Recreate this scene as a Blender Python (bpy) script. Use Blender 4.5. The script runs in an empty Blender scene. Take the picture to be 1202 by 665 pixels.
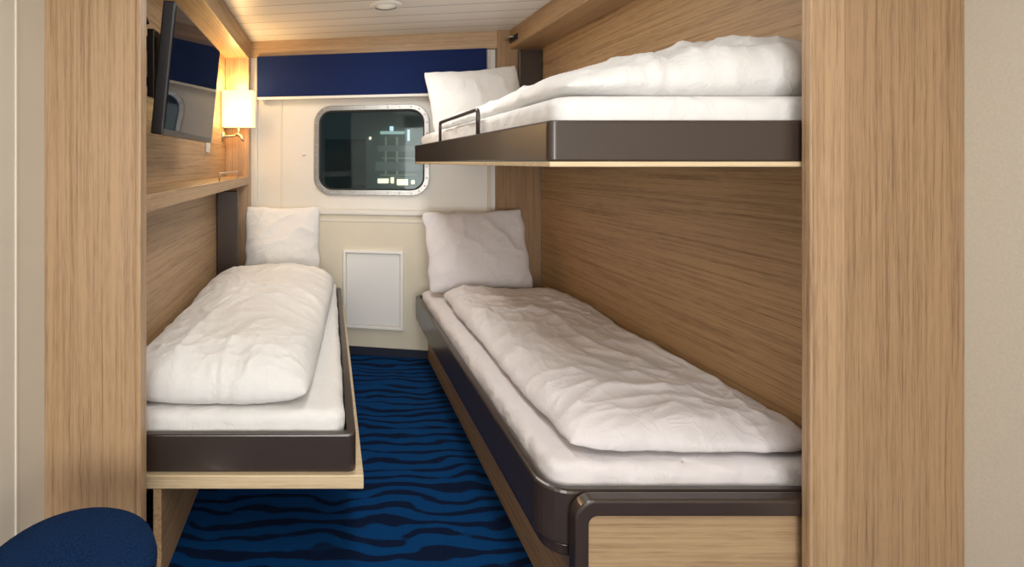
import bpy, bmesh, math, random
from mathutils import Vector, Matrix, noise
random.seed(4)
S=bpy.context.scene
S.view_settings.view_transform='Standard'
COL=S.collection
W={}
ALPHA=math.atan(0.1825)
T=Matrix.Translation
RX=lambda a:Matrix.Rotation(a,4,'X')
RY=lambda a:Matrix.Rotation(a,4,'Y')
RZ=lambda a:Matrix.Rotation(a,4,'Z')
MW=T((0,3.632,0))@RZ(-ALPHA)
UP=RX(math.radians(90))

# ---------------- materials ----------------
def newmat(name):
    m=bpy.data.materials.new(name); m.use_nodes=True
    nt=m.node_tree; b=nt.nodes['Principled BSDF']
    return m,nt,b
def N(nt,t,**k):
    n=nt.nodes.new(t)
    for a,v in k.items(): setattr(n,a,v)
    return n
def ramp(nt,stops):
    r=N(nt,'ShaderNodeValToRGB'); e=r.color_ramp.elements
    while len(e)<len(stops): e.new(0.5)
    for i,(p,c) in enumerate(stops):
        e[i].position=p; e[i].color=(*c,1)
    return r
def coords(nt,scale,rot=(0,0,0)):
    tc=N(nt,'ShaderNodeTexCoord'); mp=N(nt,'ShaderNodeMapping')
    mp.inputs['Scale'].default_value=scale; mp.inputs['Rotation'].default_value=rot
    nt.links.new(tc.outputs['Object'],mp.inputs['Vector']); return mp
def noise_tex(nt,vec,scale=1,detail=4,rough=.6,dist=0):
    n=N(nt,'ShaderNodeTexNoise'); n.inputs['Scale'].default_value=scale
    n.inputs['Detail'].default_value=detail; n.inputs['Roughness'].default_value=rough
    n.inputs['Distortion'].default_value=dist
    nt.links.new(vec,n.inputs['Vector']); return n
def bump(nt,b,h,strength=.2,dist=.01):
    n=N(nt,'ShaderNodeBump'); n.inputs['Strength'].default_value=strength; n.inputs['Distance'].default_value=dist
    nt.links.new(h,n.inputs['Height']); nt.links.new(n.outputs[0],b.inputs['Normal'])
def wood(name,axis,c0=(.205,.118,.056),c1=(.425,.275,.148),rough=.42):
    m,nt,b=newmat(name)
    def sc(al,ac):
        return tuple(al if 'xyz'[i]==axis else ac for i in range(3))
    n1=noise_tex(nt,coords(nt,sc(1.4,100)).outputs[0],1,4,.65,.2)    # streaks
    n2=noise_tex(nt,coords(nt,sc(14,520)).outputs[0],1,2,.6)         # pores
    n3=noise_tex(nt,coords(nt,sc(.5,20)).outputs[0],1,3,.5,.9)       # broad bands
    def madd(a,k,c):
        x=N(nt,'ShaderNodeMath',operation='MULTIPLY_ADD'); nt.links.new(a,x.inputs[0]); x.inputs[1].default_value=k
        nt.links.new(c,x.inputs[2]); return x.outputs[0]
    s=madd(n2.outputs[0],.60,n1.outputs[0]); s=madd(n3.outputs[0],.24,s)
    mid=tuple(x*.36+y*.64 for x,y in zip(c0,c1))
    r=ramp(nt,[(.69,c0),(.87,mid),(1.0,c1)])
    nt.links.new(s,r.inputs[0]); nt.links.new(r.outputs[0],b.inputs['Base Color'])
    b.inputs['Roughness'].default_value=rough
    bump(nt,b,s,.08,.002)
    return m
def plain(name,c,rough=.5,metal=0,nscale=30,var=.04,bs=.05,coat=0,spec=.5):
    m,nt,b=newmat(name)
    n=noise_tex(nt,coords(nt,(1,1,1)).outputs[0],nscale,4)
    r=ramp(nt,[(.3,tuple(x*(1-var) for x in c)),(.7,tuple(min(1,x*(1+var)) for x in c))])
    nt.links.new(n.outputs[0],r.inputs[0]); nt.links.new(r.outputs[0],b.inputs['Base Color'])
    b.inputs['Roughness'].default_value=rough; b.inputs['Metallic'].default_value=metal
    b.inputs['Coat Weight'].default_value=coat; b.inputs['Specular IOR Level'].default_value=spec
    if bs: bump(nt,b,n.outputs[0],bs,.002)
    return m
WY=wood('wood_grain_depth','y'); WYR=wood('wood_grain_depth_brightened','y',(.24,.137,.062),(.49,.32,.168))  # right-wall copy lightened in colour to make up for missing lamp light
WX=wood('wood_grain_across','x',(.29,.18,.095),(.46,.315,.18)); WZ=wood('wood_grain_vertical','z',(.255,.150,.078),(.455,.298,.168))
WZ2=wood('wood_grain_vertical_deep','z',(.205,.118,.060),(.375,.236,.128))
BIRCH=wood('birch_edge','x',(.52,.39,.23),(.70,.55,.35))
CREAM=plain('cream_laminate',(.73,.68,.58),.45,0,3,.03,.02)
CREAMY=plain('cream_lining',(.72,.66,.53),.45,0,3,.03,.02)
CREAMD=plain('cream_laminate_speckled',(.67,.62,.525),.6,0,160,.05,.08)
WHITE=plain('white_laminate',(.75,.73,.68),.35,0,4,.02,.01)
BROWN=plain('brown_powder_coat',(.042,.028,.022),.30,0,300,.15,.04,.15,.6)
BLACK=plain('black_plastic',(.010,.010,.012),.35)
CHROME=plain('brushed_steel',(.50,.48,.45),.32,1,80,.05,.03)
STEEL=plain('window_steel',(.36,.355,.34),.36,1,80,.08,.03)
NAVY=plain('navy_baseboard',(.008,.012,.03),.5)
RUBBER=plain('black_rubber',(.02,.02,.02),.6)

def cloth_mat(name,c):
    m,nt,b=newmat(name)
    n=noise_tex(nt,coords(nt,(1,1,1)).outputs[0],6,4,.5,.5)
    w=noise_tex(nt,coords(nt,(1,1,1)).outputs[0],900,1)
    cr=noise_tex(nt,coords(nt,(1.5,1,1.2),(0,0,.5)).outputs[0],7,3,.55,1.0)
    s1=N(nt,'ShaderNodeMath',operation='SUBTRACT'); nt.links.new(cr.outputs[0],s1.inputs[0]); s1.inputs[1].default_value=.5
    s2=N(nt,'ShaderNodeMath',operation='ABSOLUTE'); nt.links.new(s1.outputs[0],s2.inputs[0])
    s3=N(nt,'ShaderNodeMath',operation='MINIMUM'); nt.links.new(s2.outputs[0],s3.inputs[0]); s3.inputs[1].default_value=.06
    r=ramp(nt,[(.3,tuple(x*.97 for x in c)),(.7,c)])
    nt.links.new(n.outputs[0],r.inputs[0]); nt.links.new(r.outputs[0],b.inputs['Base Color'])
    b.inputs['Roughness'].default_value=.85
    b.inputs['Sheen Weight'].default_value=.1
    a=N(nt,'ShaderNodeMath',operation='MULTIPLY_ADD'); nt.links.new(w.outputs[0],a.inputs[0]); a.inputs[1].default_value=.05
    nt.links.new(n.outputs[0],a.inputs[2])
    a2=N(nt,'ShaderNodeMath',operation='MULTIPLY_ADD'); nt.links.new(s3.outputs[0],a2.inputs[0]); a2.inputs[1].default_value=-2.6
    nt.links.new(a.outputs[0],a2.inputs[2])
    bump(nt,b,a2.outputs[0],.42,.012)
    return m
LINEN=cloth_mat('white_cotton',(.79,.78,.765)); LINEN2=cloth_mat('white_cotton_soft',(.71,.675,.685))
def blue_fabric(name,c,spec=.3):
    m,nt,b=newmat(name)
    n=noise_tex(nt,coords(nt,(1,1,1)).outputs[0],350,3)
    r=ramp(nt,[(.35,tuple(x*.5 for x in c)),(.65,tuple(x*1.45 for x in c))])
    nt.links.new(n.outputs[0],r.inputs[0]); nt.links.new(r.outputs[0],b.inputs['Base Color'])
    b.inputs['Roughness'].default_value=.95; b.inputs['Specular IOR Level'].default_value=spec
    bump(nt,b,n.outputs[0],.3,.002); return m
BLIND=blue_fabric('navy_blind_fabric',(.005,.016,.082)); SEATF=blue_fabric('navy_seat_fabric',(.005,.022,.072),.08)
def carpet():
    m,nt,b=newmat('blue_wave_carpet')
    mp=coords(nt,(.85,1.2,1))
    wv=N(nt,'ShaderNodeTexWave'); wv.wave_type='BANDS'; wv.bands_direction='Y'
    wv.inputs['Scale'].default_value=3.9; wv.inputs['Distortion'].default_value=9.0; wv.inputs['Detail'].default_value=1.3
    wv.inputs['Detail Scale'].default_value=1.25; wv.inputs['Detail Roughness'].default_value=.5
    nt.links.new(mp.outputs[0],wv.inputs['Vector'])
    n=noise_tex(nt,coords(nt,(3.5,13,1)).outputs[0],1,2,.5,.8)
    f=noise_tex(nt,coords(nt,(1,1,1)).outputs[0],240,3,.7)
    a=N(nt,'ShaderNodeMath',operation='MULTIPLY_ADD'); nt.links.new(n.outputs[0],a.inputs[0]); a.inputs[1].default_value=1.8
    nt.links.new(wv.outputs['Fac'],a.inputs[2])
    a3=N(nt,'ShaderNodeMath',operation='MULTIPLY_ADD'); nt.links.new(f.outputs[0],a3.inputs[0]); a3.inputs[1].default_value=.5
    nt.links.new(a.outputs[0],a3.inputs[2])
    a4=N(nt,'ShaderNodeMath',operation='SUBTRACT'); nt.links.new(a3.outputs[0],a4.inputs[0]); a4.inputs[1].default_value=.90
    r=ramp(nt,[(.48,(.003,.011,.040)),(.72,(.001,.046,.165))])
    nt.links.new(a4.outputs[0],r.inputs[0])
    mx=N(nt,'ShaderNodeMix',data_type='RGBA',blend_type='MULTIPLY'); mx.inputs[0].default_value=.8
    r2=ramp(nt,[(.3,(.45,.45,.45)),(.7,(1.3,1.3,1.3))]); nt.links.new(f.outputs[0],r2.inputs[0])
    nt.links.new(r.outputs[0],mx.inputs[6]); nt.links.new(r2.outputs[0],mx.inputs[7])
    nt.links.new(mx.outputs[2],b.inputs['Base Color']); b.inputs['Roughness'].default_value=.95
    b.inputs['Specular IOR Level'].default_value=.1
    bump(nt,b,f.outputs[0],.5,.004); return m
CARPET=carpet()
def ceiling_mat():
    m,nt,b=newmat('cream_ceiling_planks')
    mp=coords(nt,(1,1,1),(0,0,ALPHA))
    sp=N(nt,'ShaderNodeSeparateXYZ'); nt.links.new(mp.outputs[0],sp.inputs[0])
    d=N(nt,'ShaderNodeMath',operation='DIVIDE'); nt.links.new(sp.outputs[1],d.inputs[0]); d.inputs[1].default_value=.16
    fr=N(nt,'ShaderNodeMath',operation='FRACT'); nt.links.new(d.outputs[0],fr.inputs[0])
    r=ramp(nt,[(0,(.34,.32,.28)),(.04,(.36,.34,.30)),(.07,(.76,.74,.70)),(1,(.73,.71,.67))])
    nt.links.new(fr.outputs[0],r.inputs[0]); nt.links.new(r.outputs[0],b.inputs['Base Color'])
    b.inputs['Roughness'].default_value=.4
    bump(nt,b,r.outputs[0],.5,.004); return m
CEIL=ceiling_mat()
def emis(name,c,s):
    m,nt,b=newmat(name); b.inputs['Base Color'].default_value=(*c,1)
    b.inputs['Emission Color'].default_value=(*c,1); b.inputs['Emission Strength'].default_value=s
    return m
SHADE=emis('glowing_shade',(1,.76,.40),1.0)
def screen_mat():
    m,nt,b=newmat('tv_glass'); n=noise_tex(nt,coords(nt,(1,1,1)).outputs[0],3,2)
    r=ramp(nt,[(0,(.003,.005,.012)),(1,(.006,.010,.022))]); nt.links.new(n.outputs[0],r.inputs[0]); nt.links.new(r.outputs[0],b.inputs['Base Color'])
    b.inputs['Roughness'].default_value=.03; b.inputs['IOR'].default_value=1.22
    return m
SCREEN=screen_mat()
def glass_mat():
    m=bpy.data.materials.new('window_glass'); m.use_nodes=True; nt=m.node_tree
    nt.nodes.remove(nt.nodes['Principled BSDF']); o=nt.nodes['Material Output']
    # rough refraction: blurs the added building behind
    t=N(nt,'ShaderNodeBsdfRefraction'); t.inputs[0].default_value=(.78,.85,.84,1); t.inputs['Roughness'].default_value=.17; t.inputs['IOR'].default_value=1.03
    g=N(nt,'ShaderNodeBsdfGlossy'); g.inputs['Roughness'].default_value=.03; g.inputs[0].default_value=(.62,.72,.70,1)
    fr=N(nt,'ShaderNodeFresnel'); fr.inputs[0].default_value=1.5
    mx=N(nt,'ShaderNodeMixShader'); nt.links.new(fr.outputs[0],mx.inputs[0]); nt.links.new(t.outputs[0],mx.inputs[1]); nt.links.new(g.outputs[0],mx.inputs[2])
    nt.links.new(mx.outputs[0],o.inputs[0]); return m
GLASS=glass_mat()

# ---------------- builders ----------------
def finish(name,bm,M,mat,parent=None,bevel=0,smooth=False,seg=2):
    bmesh.ops.recalc_face_normals(bm,faces=bm.faces[:])
    me=bpy.data.meshes.new(name); bm.to_mesh(me); bm.free()
    o=bpy.data.objects.new(name,me); COL.objects.link(o)
    if mat: me.materials.append(mat)
    if smooth:
        for p in me.polygons: p.use_smooth=True
    if parent is not None:
        o.parent=parent; o.matrix_parent_inverse=W[parent.name].inverted()
    o.matrix_basis=M; W[o.name]=M.copy()
    if bevel:
        b=o.modifiers.new('bevel','BEVEL'); b.width=bevel; b.segments=seg; b.limit_method='ANGLE'
    return o
def empty(name,loc=None,M=None):
    M=M or T(loc); o=bpy.data.objects.new(name,None); o.empty_display_size=.1; COL.objects.link(o)
    o.matrix_basis=M; W[o.name]=M.copy(); return o
def box(name,x0,x1,y0,y1,z0,z1,mat,parent=None,bevel=.002,base=None,M=None):
    bm=bmesh.new(); bmesh.ops.create_cube(bm,size=1)
    for v in bm.verts:
        v.co=Vector((v.co.x*(x1-x0),v.co.y*(y1-y0),(v.co.z+.5)*(z1-z0)))
    L=T(((x0+x1)/2,(y0+y1)/2,z0))
    if base is not None: L=base@L
    return finish(name,bm,L,mat,parent,bevel)
def rrect(x0,x1,y0,y1,r,n=8):
    if not isinstance(r,(tuple,list)): r=(r,)*4
    pts=[]
    cs=[(x0,y0,1,1,180),(x1,y0,-1,1,270),(x1,y1,-1,-1,0),(x0,y1,1,-1,90)]
    for (cx,cy,sx,sy,a0),rr in zip(cs,r):
        for i in range(n+1):
            a=math.radians(a0+90*i/n)
            pts.append((cx+sx*rr+rr*math.cos(a),cy+sy*rr+rr*math.sin(a)))
    return pts
def ring(name,outer,inner,z0,z1,mat,M,parent=None,bevel=.002,smooth=False):
    bm=bmesh.new(); n=len(outer)
    a=[bm.verts.new((x,y,z0)) for x,y in outer]; b=[bm.verts.new((x,y,z1)) for x,y in outer]
    c=[bm.verts.new((x,y,z0)) for x,y in inner]; d=[bm.verts.new((x,y,z1)) for x,y in inner]
    for i in range(n):
        j=(i+1)%n
        bm.faces.new((a[i],a[j],b[j],b[i])); bm.faces.new((c[i],d[i],d[j],c[j]))
        bm.faces.new((b[i],b[j],d[j],d[i])); bm.faces.new((a[i],c[i],c[j],a[j]))
    return finish(name,bm,M,mat,parent,bevel)
def prism(name,pts,z0,z1,mat,M,parent=None,bevel=.002):
    bm=bmesh.new(); a=[bm.verts.new((x,y,z0)) for x,y in pts]; b=[bm.verts.new((x,y,z1)) for x,y in pts]
    n=len(pts); bm.faces.new(a[::-1]); bm.faces.new(b)
    for i in range(n):
        j=(i+1)%n; bm.faces.new((a[i],a[j],b[j],b[i]))
    return finish(name,bm,M,mat,parent,bevel)
def lathe(name,prof,mat,M,parent=None,n=48):
    bm=bmesh.new(); rings=[]
    for r,z in prof:
        if r<1e-5: rings.append([bm.verts.new((0,0,z))])
        else: rings.append([bm.verts.new((r*math.cos(2*math.pi*i/n),r*math.sin(2*math.pi*i/n),z)) for i in range(n)])
    for p,q in zip(rings,rings[1:]):
        for i in range(n):
            j=(i+1)%n
            if len(p)==1 and len(q)==1: continue
            if len(p)==1: bm.faces.new((p[0],q[i],q[j]))
            elif len(q)==1: bm.faces.new((p[i],p[j],q[0]))
            else: bm.faces.new((p[i],p[j],q[j],q[i]))
    return finish(name,bm,M,mat,parent,0,True)
def tube(name,pts,r,mat,parent=None,M=None,n=10,round_=.02):
    P=[Vector(p) for p in pts]; Q=[P[0]]
    for i in range(1,len(P)-1):
        a=(P[i-1]-P[i]).normalized()*round_; b=(P[i+1]-P[i]).normalized()*round_
        for k in range(6):
            t=k/5; Q.append(P[i]+a*(1-t)**2+b*t**2)
    Q.append(P[-1]); o=Q[0].copy()
    bm=bmesh.new(); prev=None; ref=None
    for i,p in enumerate(Q):
        d=(Q[min(i+1,len(Q)-1)]-Q[max(i-1,0)]).normalized()
        if ref is None: ref=d.orthogonal().normalized()
        ref=(ref-d*ref.dot(d)).normalized(); s=d.cross(ref)
        cur=[bm.verts.new(p-o+ref*r*math.cos(2*math.pi*k/n)+s*r*math.sin(2*math.pi*k/n)) for k in range(n)]
        if prev:
            for k in range(n): bm.faces.new((prev[k],prev[(k+1)%n],cur[(k+1)%n],cur[k]))
        else: bm.faces.new(cur)
        prev=cur
    bm.faces.new(prev)
    return finish(name,bm,(M or Matrix())@T(o),mat,parent,0,True)
def rid(v,p=1.0):
    n=noise.noise(v); return (1-min(1,abs(n)*2.2))**p
def top(o,label,cat,group=None):
    o["label"]=label; o["category"]=cat
    if group: o["group"]=group
    return o
def struct(o): o["kind"]="structure"; return o

def duvet(name,x0,x1,y0,y1,z0,tf,seed,mat,nx=120,ny=250,amp=1.0,pu=5,pv=9,wob=.02,slant=None,fs=1.0,puw=None,puff=0):
    bm=bmesh.new(); w=(x1-x0)/2; h=(y1-y0)/2; cx=(x0+x1)/2; cy=(y0+y1)/2
    sd=Vector((seed*7.3,seed*3.1,seed*1.7))
    topv=[];botv=[]
    for j in range(ny+1):
        rt=[];rb=[]
        tv=-1+2*j/ny; v=math.sin(tv*math.pi/2)*.35+tv*.65 if abs(tv)<1 else tv
        for i in range(nx+1):
            tu=-1+2*i/nx; u=math.sin(tu*math.pi/2)*.5+tu*.5 if abs(tu)<1 else tu
            P=puw if (puw and u>0) else pu
            s=max(0,(1-abs(u)**P))*max(0,(1-abs(v)**pv*1.0)); s=s**.5
            ex=(noise.noise(Vector((v*3.3,1.5,seed)))*.5+.5+.3*noise.noise(Vector((v*11,2.5,seed))))*wob
            ey=(noise.noise(Vector((u*2.5,5.5,seed)))*.5+.5+.3*noise.noise(Vector((u*9,7.5,seed))))*wob
            k=1-.035*(abs(u)**6)*(abs(v)**10)
            x=u*w*k+(ex if u<0 else -ex*.2)*abs(u); y=v*h*k+(ey if v<0 else -ey)*abs(v)
            if slant: x+=slant*(v+1)/2*(u+1)/2
            edge=i in(0,nx) or j in(0,ny)
            Tt=tf(u,v)
            p=Vector((x,y,0))+sd
            wp=Vector((noise.noise(p*2.1),noise.noise(p*2.1+Vector((9,2,4))),0))*.18
            q=p+wp
            big=noise.noise(Vector((q.x*3.2,q.y*2.2,seed)))*.022
            if puff: big+=puff*(abs(noise.noise(Vector((q.x*3.0+q.y*4.5,q.y*3.5-q.x*1.5,seed+20))))*2-.35)
            fold=rid(Vector((q.x*4.5,q.y*1.6,seed+3)),1.6)*.014
            fold2=rid(Vector((q.x*4+q.y*3,q.y*4-q.x*2.5,seed+8)),1.8)*.010
            fold3=rid(Vector((q.x*10-q.y*5,q.y*8+q.x*5,seed+12)),2)*.0040*fs
            fold4=rid(Vector((q.x*6+q.y*7,q.y*9-q.x*7,seed+15)),2)*.0035*fs
            fine=rid(Vector((q.x*28,q.y*13,seed+5)),2)*.0010*fs
            d=(big+fold+fold2+fold3+fold4+fine)*amp
            ed=.28*Tt
            zt=ed*(1-s)+Tt*s+d*min(1,s*1.6)
            rt.append(bm.verts.new((x,y,max(zt,.004))))
            if edge: rb.append(rt[-1])
            else: rb.append(bm.verts.new((x*.999,y*.999,ed*(1-min(1,s*1.7))+.001)))
        topv.append(rt);botv.append(rb)
    for j in range(ny):
        for i in range(nx):
            bm.faces.new((topv[j][i],topv[j][i+1],topv[j+1][i+1],topv[j+1][i]))
            f=[botv[j][i],botv[j+1][i],botv[j+1][i+1],botv[j][i+1]]
            try: bm.faces.new(f)
            except ValueError: pass
    return finish(name,bm,T((cx,cy,z0)),mat,None,0,True)
def mattress(name,x0,x1,y0,y1,z0,z1,seed,mat,r=.03,rc=.045,wr=1.0):
    bm=bmesh.new(); w=(x1-x0)/2; h=(y1-y0)/2; t=z1-z0
    def outl(ins,z):
        pts=rrect(-w+ins,w-ins,-h+ins,h-ins,max(.006,rc-ins),6); out=[]
        m=len(pts)
        for k in range(m):
            a=Vector((*pts[k],z)); b=Vector((*pts[(k+1)%m],z)); n=max(1,int((b-a).length/.012))
            for q in range(n): out.append(a.lerp(b,q/n))
        return out
    prof=[(.006,0),(.0,.006)]+[(0,.006+(t-r-.006)*k/5) for k in range(1,6)]+[(r*(1-math.cos(a)),t-r+r*math.sin(a)) for a in [math.radians(d) for d in (20,40,60,75,90)]]+[(r+.02,t+.0005),(r+.05,t),(r+.09,t),(r+.14,t)]
    base=outl(0,0); n=len(base)
    rows=[]
    for ins,z in prof:
        row=[]
        for p in base:
            sx=(w-ins)/w; sy=(h-ins)/h
            q=Vector((p.x*sx,p.y*sy,z))
            l=p.x+p.y*1.3
            wp=noise.noise(Vector((q.x*3,q.y*3,z*6+seed)))*.15
            wv=noise.noise(Vector((l*5+seed,z*9,1)))*.004+rid(Vector((l*9+z*14+seed+wp,z*10-l*4,3)),2)*.006+rid(Vector((l*20-z*20+seed+wp,z*9,5)),2)*.0025
            wv*=wr
            if 0.01<z:
                if z<t-.001:
                    q.x+=abs(wv)*(1 if p.x<0 else -1)*.8; q.y+=abs(wv)*(1 if p.y<0 else -1)*.8
                elif ins>r+.001:
                    q.z-=.003*wr*rid(Vector((q.x*9+wp+seed,q.y*9,2)),2)*min(1,(ins-r)/.05)
            row.append(bm.verts.new(q))
        rows.append(row)
    for a,b in zip(rows,rows[1:]):
        for i in range(n):
            j=(i+1)%n; bm.faces.new((a[i],a[j],b[j],b[i]))
    bm.faces.new(rows[-1]); bm.faces.new(rows[0][::-1])
    return finish(name,bm,T(((x0+x1)/2,(y0+y1)/2,z0)),mat,None,0,True)
def pillow(name,w,h,t,M,seed,mat,n=70,sag=0.0,c=.04,bend=0.0):
    bm=bmesh.new(); F=[];B=[]
    for j in range(n+1):
        tv=-1+2*j/n; rf=[];rb=[]
        v=math.sin(tv*math.pi/2)*.5+tv*.5
        for i in range(n+1):
            tu=-1+2*i/n; u=math.sin(tu*math.pi/2)*.5+tu*.5
            x=w/2*u*(1-c*(1-v*v)**1.0); z=h/2*v*(1-c*(1-u*u))
            kr=1-.05*(abs(u)**7)*(abs(v)**7)
            x*=kr; z*=kr
            x+=.014*noise.noise(Vector((v*3,seed,1)))*abs(u)
            z+=.016*noise.noise(Vector((u*3,seed,9)))*abs(v)
            z-=sag*max(0,v)*(1-u*u)*.5
            s=(max(0,1-u**2)**.55)*(max(0,1-abs(v)**2.4)**.5)
            bel=1-.38*v
            p=Vector((x*3+seed*2,z*3,seed)); wp=noise.noise(p)*.4
            d=noise.noise(Vector((x*5+wp,z*4,seed)))*.020
            ang=math.atan2(v,u)
            cr=rid(Vector((ang*2.2,math.hypot(u,v)*.8,seed)),2)*.003*min(1,math.hypot(u,v)*1.3)
            d+=cr+rid(Vector((x*5+wp+z*3,z*7-x*4,seed+4)),1.7)*.008+rid(Vector((x*11-z*7+wp,z*9+wp,seed+6)),2)*.002
            d*=min(1,s*1.5)
            e=i in(0,n) or j in(0,n)
            by=bend*(v*v)
            y=-(t/2*s*bel+d)+by; a=bm.verts.new((x,y,z)); rf.append(a)
            rb.append(a if e else bm.verts.new((x,t/2*s*bel*.8+by,z)))
        F.append(rf);B.append(rb)
    for j in range(n):
        for i in range(n):
            bm.faces.new((F[j][i],F[j][i+1],F[j+1][i+1],F[j+1][i]))
            try: bm.faces.new((B[j][i],B[j+1][i],B[j+1][i+1],B[j][i+1]))
            except ValueError: pass
    return finish(name,bm,M,mat,None,0,True)

# ---------------- room shell ----------------
H=2.12; YB=-2.6; XR=1.543
struct(box('floor',-.81,XR,YB,3.80,-.05,0,CARPET,bevel=0))
c=struct(box('ceiling',-.81,XR,YB,3.80,H,H+.05,CEIL,bevel=0))
win=(-.095,.685,1.055,1.665)
def wall_hole():
    bm=bmesh.new()
    o=[bm.verts.new((x,y,0)) for x,y in [(-.86,0),(1.62,0),(1.62,H),(-.86,H)]]
    i=[bm.verts.new((x,y,0)) for x,y in rrect(win[0]+.02,win[1]-.02,win[2]+.02,win[3]-.02,.10,8)]
    es=[]
    for L in (o,i):
        for k in range(len(L)): es.append(bm.edges.new((L[k],L[(k+1)%len(L)])))
    bmesh.ops.triangle_fill(bm,edges=es,use_beauty=True)
    r=bmesh.ops.extrude_face_region(bm,geom=bm.faces[:])
    for v in [g for g in r['geom'] if isinstance(g,bmesh.types.BMVert)]: v.co.z-=.09
    return finish('wall_back',bm,MW@UP,WHITE,None,0)
struct(wall_hole())
struct(box('wall_left',-.806,-.70,1.545,3.74,0,H,WY,bevel=0))
struct(box('wall_right',1.357,1.50,1.30,3.36,0,H,WYR,bevel=0))
struct(box('wall_corridor_left',-.87,-.806,YB,1.545,0,H,CREAM,bevel=0))
struct(box('wall_corridor_right',XR,XR+.06,YB,1.30,0,H,CREAMD,bevel=0))
struct(box('wall_front',-.87,XR+.06,YB-.06,YB,0,H,CREAM,bevel=0))
struct(box('wall_partition_left',-.806,-.545,1.502,1.545,0,H,WZ,bevel=.001))
struct(box('trim_1',-.547,-.530,1.496,1.545,0,H,WZ,bevel=.004))
struct(box('wall_partition_right',1.247,XR,1.280,1.298,0,H,WZ2,bevel=.001))
struct(box('trim_2',1.162,1.247,1.272,1.298,0,H,WZ,bevel=.004))
struct(box('trim_3',-.70,-.54,3.60,3.73,0,H,WZ,bevel=.003))
struct(box('trim_4',1.085,1.357,3.37,3.43,0,H,WZ2,bevel=.003))
struct(box('trim_5',-.70,-.54,1.545,3.60,1.985,H,WY,bevel=.003))
struct(box('trim_6',1.16,1.357,1.30,3.37,2.0,H,WY,bevel=.003))
struct(box('trim_7',-.55,1.12,-.045,0,2.01,H,WX,base=MW,bevel=.002))
struct(box('wall_lining',-.54,1.10,-.075,0,0,.93,CREAMY,base=MW,bevel=.002))
struct(box('trim_8',-.54,1.10,-.088,0,.93,.958,WHITE,base=MW,bevel=.004))
struct(box('trim_9',-.54,1.10,-.079,-.075,.885,.892,WHITE,base=MW,bevel=0))
struct(box('trim_10',-.545,-.50,-.03,0,.958,2.01,WHITE,base=MW,bevel=.004))
struct(box('trim_11',-.335,-.325,-.006,0,.958,1.72,CREAM,base=MW,bevel=.001))
struct(box('trim_12',1.055,1.075,-.012,0,.958,2.01,CREAM,base=MW,bevel=.003))
struct(box('baseboard_back',-.54,1.10,-.085,-.075,0,.055,NAVY,base=MW,bevel=.002))
struct(box('baseboard_left',-.806,-.798,YB,1.50,0,.055,NAVY,bevel=.001))
struct(box('baseboard_right',XR-.008,XR,YB,1.275,0,.055,NAVY,bevel=.001))
struct(box('trim_13',-.806,-.802,1.36,1.366,.055,H,CREAM,bevel=0))

# ---------------- window ----------------
wc=((win[0]+win[1])/2,(win[2]+win[3])/2); ww=(win[1]-win[0])/2; wh=(win[3]-win[2])/2
WM=MW@T((wc[0],0,wc[1]))@UP
we=empty('window_1',M=MW@T((wc[0],0,win[2]))); struct(we); 
ring('window_frame',rrect(-ww,ww,-wh,wh,.12),rrect(-ww+.034,ww-.034,-wh+.034,wh-.034,.09),.0,.016,STEEL,WM,we,.003)
ring('window_gasket',rrect(-ww+.021,ww-.021,-wh+.021,wh-.021,.10),rrect(-ww+.042,ww-.042,-wh+.042,wh-.042,.082),-.05,-.001,RUBBER,WM,we,0)
bm=bmesh.new(); bm.faces.new([bm.verts.new((x,y,-.032)) for x,y in rrect(-ww+.03,ww-.03,-wh+.03,wh-.03,.09)])
finish('window_pane',bm,WM,GLASS,we,0)
pts=rrect(-ww+.017,ww-.017,-wh+.017,wh-.017,.103,3)
per=[]
m=len(pts)
for k in range(m):
    a=Vector(pts[k]); b=Vector(pts[(k+1)%m]); L=(b-a).length; n=max(1,round(L/.075))
    for q in range(n): per.append(a.lerp(b,q/n))
first=None
for p in per:
    Mx=WM@T((p.x,p.y,.016))
    if first is None:
        first=lathe('bolt',[(0,0),(.0055,0),(.0055,.003),(.003,.0045),(0,.0045)],CHROME,Mx,we,12)
    else:
        o=first.copy(); COL.objects.link(o); o.parent=we; o.matrix_parent_inverse=W[we.name].inverted(); o.matrix_basis=Mx
# added building; its glowing patches stand in for reflections in the glass
qb=empty('standin_building',(2.2,11,-1.0))
DARK=emis('dark_facade_glow',(.14,.22,.22),.09)
FAC2=emis('dim_facade_glow',(.20,.28,.27),.22)
FAC3=emis('faint_facade_glow',(.05,.08,.085),.12)  # facades glow faintly so soft patches show in the glass
box('facade',-3,7.5,10.8,11.5,-1.0,5,DARK,qb,0)
lit=[emis('glow_patch_green',(.45,.65,.60),.7),emis('glow_patch_warm',(1,.84,.60),1.7),emis('glow_patch_teal',(.55,.80,.9),1.3),emis('glow_patch_dim',(.3,.36,.30),.35)]
for (xa,xb,za,zb,k) in [(1.05,1.55,1.86,1.92,0),(1.25,1.32,1.93,2.02,2),(1.62,1.66,1.72,1.95,2),(1.0,1.22,.84,.93,1),(1.27,1.33,.84,.96,1),(1.40,1.62,.80,.92,1),(1.70,1.76,.82,.90,1),
        (1.05,1.8,1.0,1.02,3),(1.1,1.75,1.35,1.37,3),(1.38,1.42,1.0,1.8,3),(1.15,1.18,1.0,1.8,3),(.75,.95,.66,.70,3),(.1,.5,1.55,1.57,3),(.82,.86,1.75,1.80,1)]:
    box('glow_patch',xa,xb,10.77,10.8,za,zb,lit[k],qb,0)
box('glow_band',.95,1.85,10.74,10.8,1.10,1.28,FAC2,qb,0)
box('glow_band',1.0,1.75,10.74,10.8,1.50,1.62,FAC2,qb,0)
box('glow_block',-.1,.75,10.70,10.8,.70,1.75,FAC3,qb,0)
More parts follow.
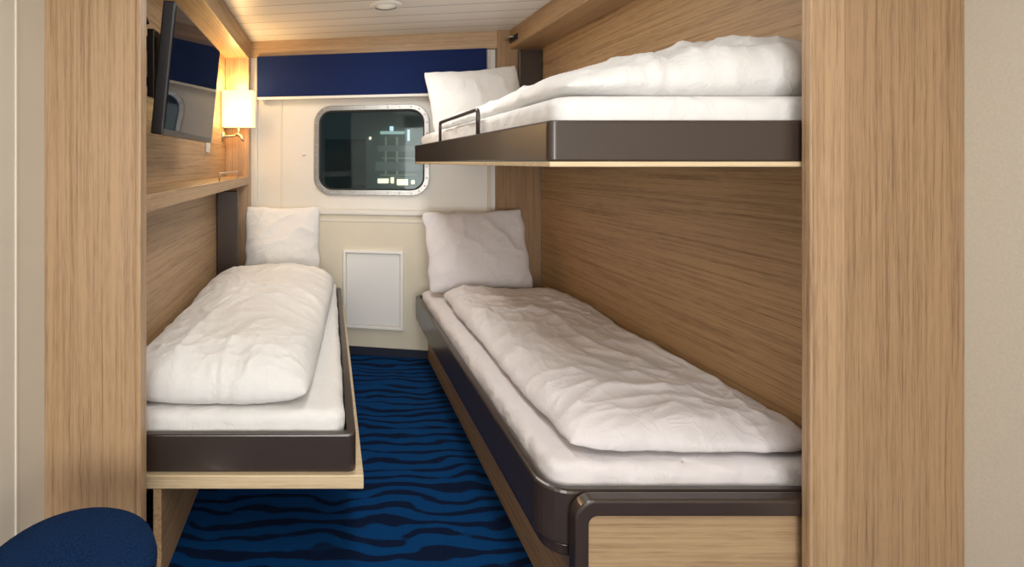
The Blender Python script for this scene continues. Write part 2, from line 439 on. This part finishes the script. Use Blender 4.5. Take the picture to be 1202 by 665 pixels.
top(qb,"added dark building with glowing patches standing in for porthole reflections","building")

# ---------------- blind ----------------
bl=empty('roller_blind',M=MW@T((.27,-.07,1.70)))
box('blind_fabric',-.485,1.045,-.068,-.062,1.725,2.008,BLIND,bl,0,base=MW)
box('bottom_bar',-.485,1.045,-.073,-.057,1.708,1.727,WHITE,bl,.003,base=MW)
top(bl,"navy blue fabric roller blind with white bottom bar above the porthole","blind")

ha=empty('access_hatch',M=MW@T((.318,-.075,.19)))
HW=plain('hatch_white',(.90,.89,.87),.35,0,4,.01,0)
ring('hatch_frame',rrect(.120,.515,.180,.695,.006,2),rrect(.137,.498,.197,.678,.004,2),.075,.095,HW,MW@UP,ha,.002)
box('hatch_door',.142,.493,-.084,-.075,.202,.673,plain('hatch_door_white',(.84,.84,.83),.4,0,4,.01,0),ha,.002,base=MW)
top(ha,"white framed rectangular access hatch in the lower cream wall","hatch")
kn=lathe('wall_knob',[(0,0),(.010,0),(.010,.008),(.007,.014),(0,.014)],WHITE,MW@T((-.17,0,1.33))@UP)  # small wall knob, its use unknown
top(kn,"small round white knob on the cream wall beside the porthole","peg")

# ---------------- left berth ----------------
LB=empty('bunk_bed',(-.3,2.55,0))
lz0,lz1=.335,.449
ring('bed_frame',rrect(-.69,.086,1.61,3.50,.025),rrect(-.663,.059,1.637,3.473,.016),lz0,lz1,BROWN,Matrix(),LB,.005)
box('bed_board',-.69,.108,1.595,3.50,.293,.334,BIRCH,LB,.003)
box('base_panel',-.53,-.505,1.60,3.55,0,.292,WY,LB,.002)
box('wall_bracket',-.70,-.565,3.31,3.34,.46,1.10,BROWN,LB,.008)
top(LB,"fold-down single bed with dark brown rail and birch board","bed")
top(mattress('mattress',-.659,.055,1.641,3.469,.338,.500,2,LINEN),"white sheeted mattress on the fold-down bed under the television","mattress",'bunk mattresses')
top(duvet('duvet',-.692,-.058,1.648,3.29,.503,lambda u,v:.122+.050*((v+1)/2)**2+.028*math.exp(-((v+.7)/.4)**2)+.012*(1-u)/2,3,LINEN,slant=.105,amp=.75,pu=3.0,pv=9,fs=1.2),
    "puffy white duvet folded lengthwise on the bed under the television","duvet",'bed duvets')
top(pillow('pillow',.50,.47,.13,T((-.30,3.475,.760))@RX(math.radians(-11)),2,LINEN,sag=.02),"white pillow propped upright against the cream wall below the lamp","pillow",'bed pillows')

# ---------------- right lower berth ----------------
RB=empty('bunk_bed',(.95,2.3,0))
ring('bed_frame',rrect(.548,1.352,1.345,3.34,(.075,.02,.02,.05)),rrect(.576,1.325,1.373,3.31,(.05,.01,.01,.03)),.30,.443,BROWN,Matrix(),RB,.008)
ring('lower_rail',rrect(.566,1.345,1.36,3.33,(.065,.02,.02,.05)),rrect(.60,1.31,1.39,3.30,(.04,.01,.01,.03)),.262,.299,BROWN,Matrix(),RB,.008)
box('bed_board',.58,1.324,1.40,3.305,.315,.335,BIRCH,RB,.001)
box('base_panel',.650,.675,1.41,3.44,0,.262,WY,RB,.002)
def arch():
    ro,ri=.055,.022
    o=[(.610,0)]+[(.610+ro-ro*math.cos(a),.446-ro+ro*math.sin(a)) for a in [math.radians(9*i) for i in range(11)]]+[(1.350,.446),(1.350,0)]
    i=[(.645,0)]+[(.645+ri-ri*math.cos(a),.405-ri+ri*math.sin(a)) for a in [math.radians(9*i) for i in range(11)]]+[(1.31,.405),(1.31,0)]
    bm=bmesh.new(); rows=[]
    for L in (o,i):
        for y in (1.302,1.340):
            rows.append([bm.verts.new((p[0],y,p[1])) for p in L])
    of,ob,iff,ib=rows; n=len(o)
    for k in range(n-1):
        bm.faces.new((of[k],of[k+1],ob[k+1],ob[k])); bm.faces.new((iff[k],iff[k+1],ib[k+1],ib[k]))
        bm.faces.new((of[k],iff[k],iff[k+1],of[k+1])); bm.faces.new((ob[k],ib[k],ib[k+1],ob[k+1]))
    bm.faces.new((of[0],ob[0],ib[0],iff[0])); bm.faces.new((of[-1],iff[-1],ib[-1],ob[-1]))
    return finish('end_frame',bm,Matrix(),BROWN,RB,.006,seg=3)
arch()
prism('end_panel',[(.646,0),(1.309,0),(1.309,.404),(.668,.404),(.655,.399),(.648,.390),(.646,.38)],-1.335,-1.318,WX,UP,RB,.001)
top(RB,"built-in lower bunk bed with dark brown rail and wood end panel","bed")
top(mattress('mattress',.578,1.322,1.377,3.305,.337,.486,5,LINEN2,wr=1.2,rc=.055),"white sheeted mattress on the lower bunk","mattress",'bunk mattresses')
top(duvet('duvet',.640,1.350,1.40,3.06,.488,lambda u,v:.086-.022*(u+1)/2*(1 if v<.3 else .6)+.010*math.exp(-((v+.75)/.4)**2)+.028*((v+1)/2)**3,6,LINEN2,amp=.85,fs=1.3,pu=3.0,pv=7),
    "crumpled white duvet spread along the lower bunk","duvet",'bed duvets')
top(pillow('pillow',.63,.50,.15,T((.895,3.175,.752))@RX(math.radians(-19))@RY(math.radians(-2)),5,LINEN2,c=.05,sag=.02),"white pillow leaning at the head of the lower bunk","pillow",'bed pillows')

# ---------------- upper berth ----------------
UB=empty('bunk_bed',(.95,2.3,1.268))
ring('bed_frame',rrect(.548,1.352,1.31,3.345,(.02,.01,.01,.02)),rrect(.574,1.33,1.336,3.32,.01),1.281,1.384,BROWN,Matrix(),UB,.006)
box('bed_board',.548,1.354,1.305,3.345,1.268,1.281,BIRCH,UB,.002)
tube('guard_rail',[(.565,2.66,1.384),(.565,2.66,1.478),(.565,1.99,1.478),(.565,1.99,1.384)],.008,BROWN,UB)
box('wall_bracket',1.205,1.355,3.33,3.36,1.385,1.99,BROWN,UB,.008)
top(UB,"fold-down upper bunk bed with dark brown rail fixed to wood wall","bed")
top(mattress('mattress',.577,1.326,1.34,3.315,1.286,1.450,8,LINEN,wr=1.3),"white sheeted mattress on the upper bunk","mattress",'bunk mattresses')
top(duvet('duvet',.60,1.350,1.345,2.98,1.452,lambda u,v:.060+.095*(u+1)/2+.036*(1-v)/2,9,LINEN,amp=1.0,wob=.035,pu=2.6,pv=8,puw=12,puff=.022,fs=1.4),
    "thick bunched white duvet on the upper bunk","duvet",'bed duvets')
top(pillow('pillow',.59,.42,.14,T((.895,3.20,1.668))@RX(math.radians(-20))@RY(math.radians(-5)),8,LINEN,c=.05,sag=.03),"white pillow standing at the head of the upper bunk","pillow",'bed pillows')

la=empty('ceiling_latch',(1.13,3.30,2.03))
box('latch_plate',1.148,1.159,3.22,3.34,2.03,2.065,BLACK,la,.002)
tube('latch_handle',[(1.146,3.24,2.05),(1.12,3.24,2.05),(1.12,3.32,2.05),(1.146,3.32,2.05)],.006,CHROME,la,round_=.01)
top(la,"small dark metal bunk latch on the wood soffit","latch")

sh=empty('wall_shelf',(-.62,2.57,1.13))
box('shelf_board',-.70,-.54,1.545,3.60,1.128,1.183,WY,sh,.003)
tube('shelf_rail',[(-.555,2.70,1.183),(-.555,2.70,1.222),(-.555,3.26,1.222),(-.555,3.26,1.183)],.004,CHROME,sh,round_=.012)
top(sh,"narrow oak wall ledge with small chrome rail above the bed","shelf")

# ---------------- television ----------------
tvM=T((-.517,2.08,1.582))@RZ(math.radians(1.0))@RY(math.radians(5.5))
tv=empty('television',M=tvM)
def tvbox(name,x0,x1,y0,y1,z0,z1,mat,b,p=tv): return box(name,x0,x1,y0,y1,z0,z1,mat,p,b,base=tvM)
body=tvbox('tv_casing',-.040,0,-.385,.385,-.215,.215,BLACK,.005)
tvbox('tv_screen',0.0005,.002,-.373,.373,-.195,.206,SCREEN,0)
tvbox('tv_back',-.058,-.040,-.30,.25,-.15,.12,BLACK,.01)
br=empty('wall_mount',M=T((-.70,2.0,1.58))); br.parent=tv; br.matrix_parent_inverse=tvM.inverted()
box('mount_plate',-.700,-.688,1.74,1.92,1.50,1.74,BLACK,br,.003)
box('mount_arm',-.690,-.585,1.80,1.83,1.66,1.71,BLACK,br,.004)
box('mount_arm',-.690,-.585,1.80,1.83,1.54,1.57,BLACK,br,.004)
box('mount_head',-.610,-.586,1.78,2.02,1.50,1.73,BLACK,br,.003)
box('mount_link',-.655,-.635,1.77,1.80,1.52,1.72,CHROME,br,.003)
tube('cable',[(-.60,1.76,1.74),(-.62,1.72,1.80),(-.64,1.70,1.74),(-.645,1.70,1.52),(-.695,1.80,1.48)],.006,BLACK,br,round_=.03)
top(tv,"flat black television on a swivel mount fixed to wood wall","television")

# ---------------- wall lamp ----------------
lm=empty('wall_lamp',(-.60,3.45,1.42))
o_=rrect(-.105,.105,-.06,.06,.02,4); i_=rrect(-.102,.102,-.057,.057,.018,4)
ring('lamp_shade',o_,i_,0,.235,SHADE,T((-.592,3.50,1.512)),lm,0)
lathe('bulb',[(0,0),(.012,0),(.014,.03),(.025,.06),(.025,.08),(.012,.10),(0,.103)],emis('bulb_glow',(1,.8,.5),14),T((-.592,3.50,1.56)),lm,20)
tube('lamp_arm',[(-.592,3.50,1.56),(-.592,3.50,1.46),(-.64,3.50,1.45),(-.695,3.50,1.45)],.007,CHROME,lm,round_=.015)
lathe('lamp_mount',[(0,0),(.03,0),(.03,.012),(.012,.02),(0,.02)],CHROME,T((-.70,3.50,1.45))@RY(math.pi/2),lm,24)
tube('reading_light',[(-.60,3.47,1.46),(-.565,3.42,1.45),(-.545,3.38,1.42)],.009,CHROME,lm,round_=.01)
top(lm,"lit wall lamp with white fabric shade and chrome arm","lamp")
sw=empty('wall_switch',(-.695,3.06,1.34))
box('switch_plate',-.70,-.692,3.02,3.10,1.335,1.415,WHITE,sw,.002)
box('rocker',-.693,-.688,3.04,3.08,1.352,1.398,WHITE,sw,.001)
top(sw,"white light switch on the wood wall near the lamp","switch")

cl=empty('ceiling_light',(.31,2.83,H-.02))
lathe('trim_ring',[(.058,-.012),(.075,-.012),(.088,-.004),(.088,0),(.058,0)],WHITE,T((.31,2.83,H)),cl)
lathe('diffuser',[(0,-.009),(.058,-.007),(.058,-.001),(0,-.001)],emis('diffuser_glow',(.75,.73,.66),.2),T((.31,2.83,H)),cl)
top(cl,"small round recessed ceiling light in the plank ceiling","light")

st=empty('stool',(-.535,1.085,0)); SM=T((-.535,1.085,0))
r=.174
lathe('seat_cushion',[(0,.405),(r-.01,.405),(r,.415),(r+.002,.44),(r-.004,.460),(r-.018,.470),(r-.06,.474),(0,.476)],SEATF,SM,st)
lathe('seat_base',[(0,.385),(r-.02,.385),(r-.012,.395),(r-.012,.405),(0,.405)],BLACK,SM,st)
lathe('column',[(0,.02),(.03,.02),(.025,.05),(.025,.385),(0,.385)],CHROME,SM,st,24)
lathe('foot',[(0,0),(.15,0),(.15,.008),(.06,.022),(0,.022)],CHROME,SM,st)
top(st,"round stool with navy fabric seat beside the wood partition","stool")

# ---------------- lights ----------------
def area(name,loc,rot,sx,sy,e,c):
    l=bpy.data.lights.new(name,'AREA'); l.shape='RECTANGLE'; l.size=sx; l.size_y=sy; l.energy=e; l.color=c
    o=bpy.data.objects.new(name,l); o.location=loc; o.rotation_euler=[math.radians(a) for a in rot]; COL.objects.link(o); return o
area('corridor_lamp',(.35,.2,2.10),(0,0,0),1.0,1.2,17,(1,.97,.93))
area('entry_fill',(.1,-2.45,1.15),(90,0,0),1.8,1.5,80,(1,.98,.955))  # added fill behind the camera for even light; no lamp stands there
area('cabin_lamp',(.25,2.45,2.10),(0,0,0),.3,1.2,13,(1,.97,.92))
def point(name,loc,e,c,r):
    l=bpy.data.lights.new(name,'POINT'); l.energy=e; l.color=c; l.shadow_soft_size=r
    o=bpy.data.objects.new(name,l); o.location=loc; COL.objects.link(o)
point('lamp_light_up',(-.592,3.48,1.79),4.6,(1,.68,.30),.04)
point('lamp_light_front',(-.57,3.34,1.58),4.0,(1,.68,.30),.06)
w=bpy.data.worlds.new('night'); w.use_nodes=True; w.node_tree.nodes['Background'].inputs[0].default_value=(.01,.015,.025,1); w.node_tree.nodes['Background'].inputs[1].default_value=.5
S.world=w

cam=bpy.data.cameras.new('camera'); co=bpy.data.objects.new('camera',cam); COL.objects.link(co)
cam.sensor_width=36; cam.lens=36*620/1202; cam.shift_x=(601-385)/1202; cam.shift_y=-(332.5-190)/1202; cam.clip_start=.02
co.location=(0,0,1.28); co.rotation_euler=(math.radians(90),0,0)
S.camera=co
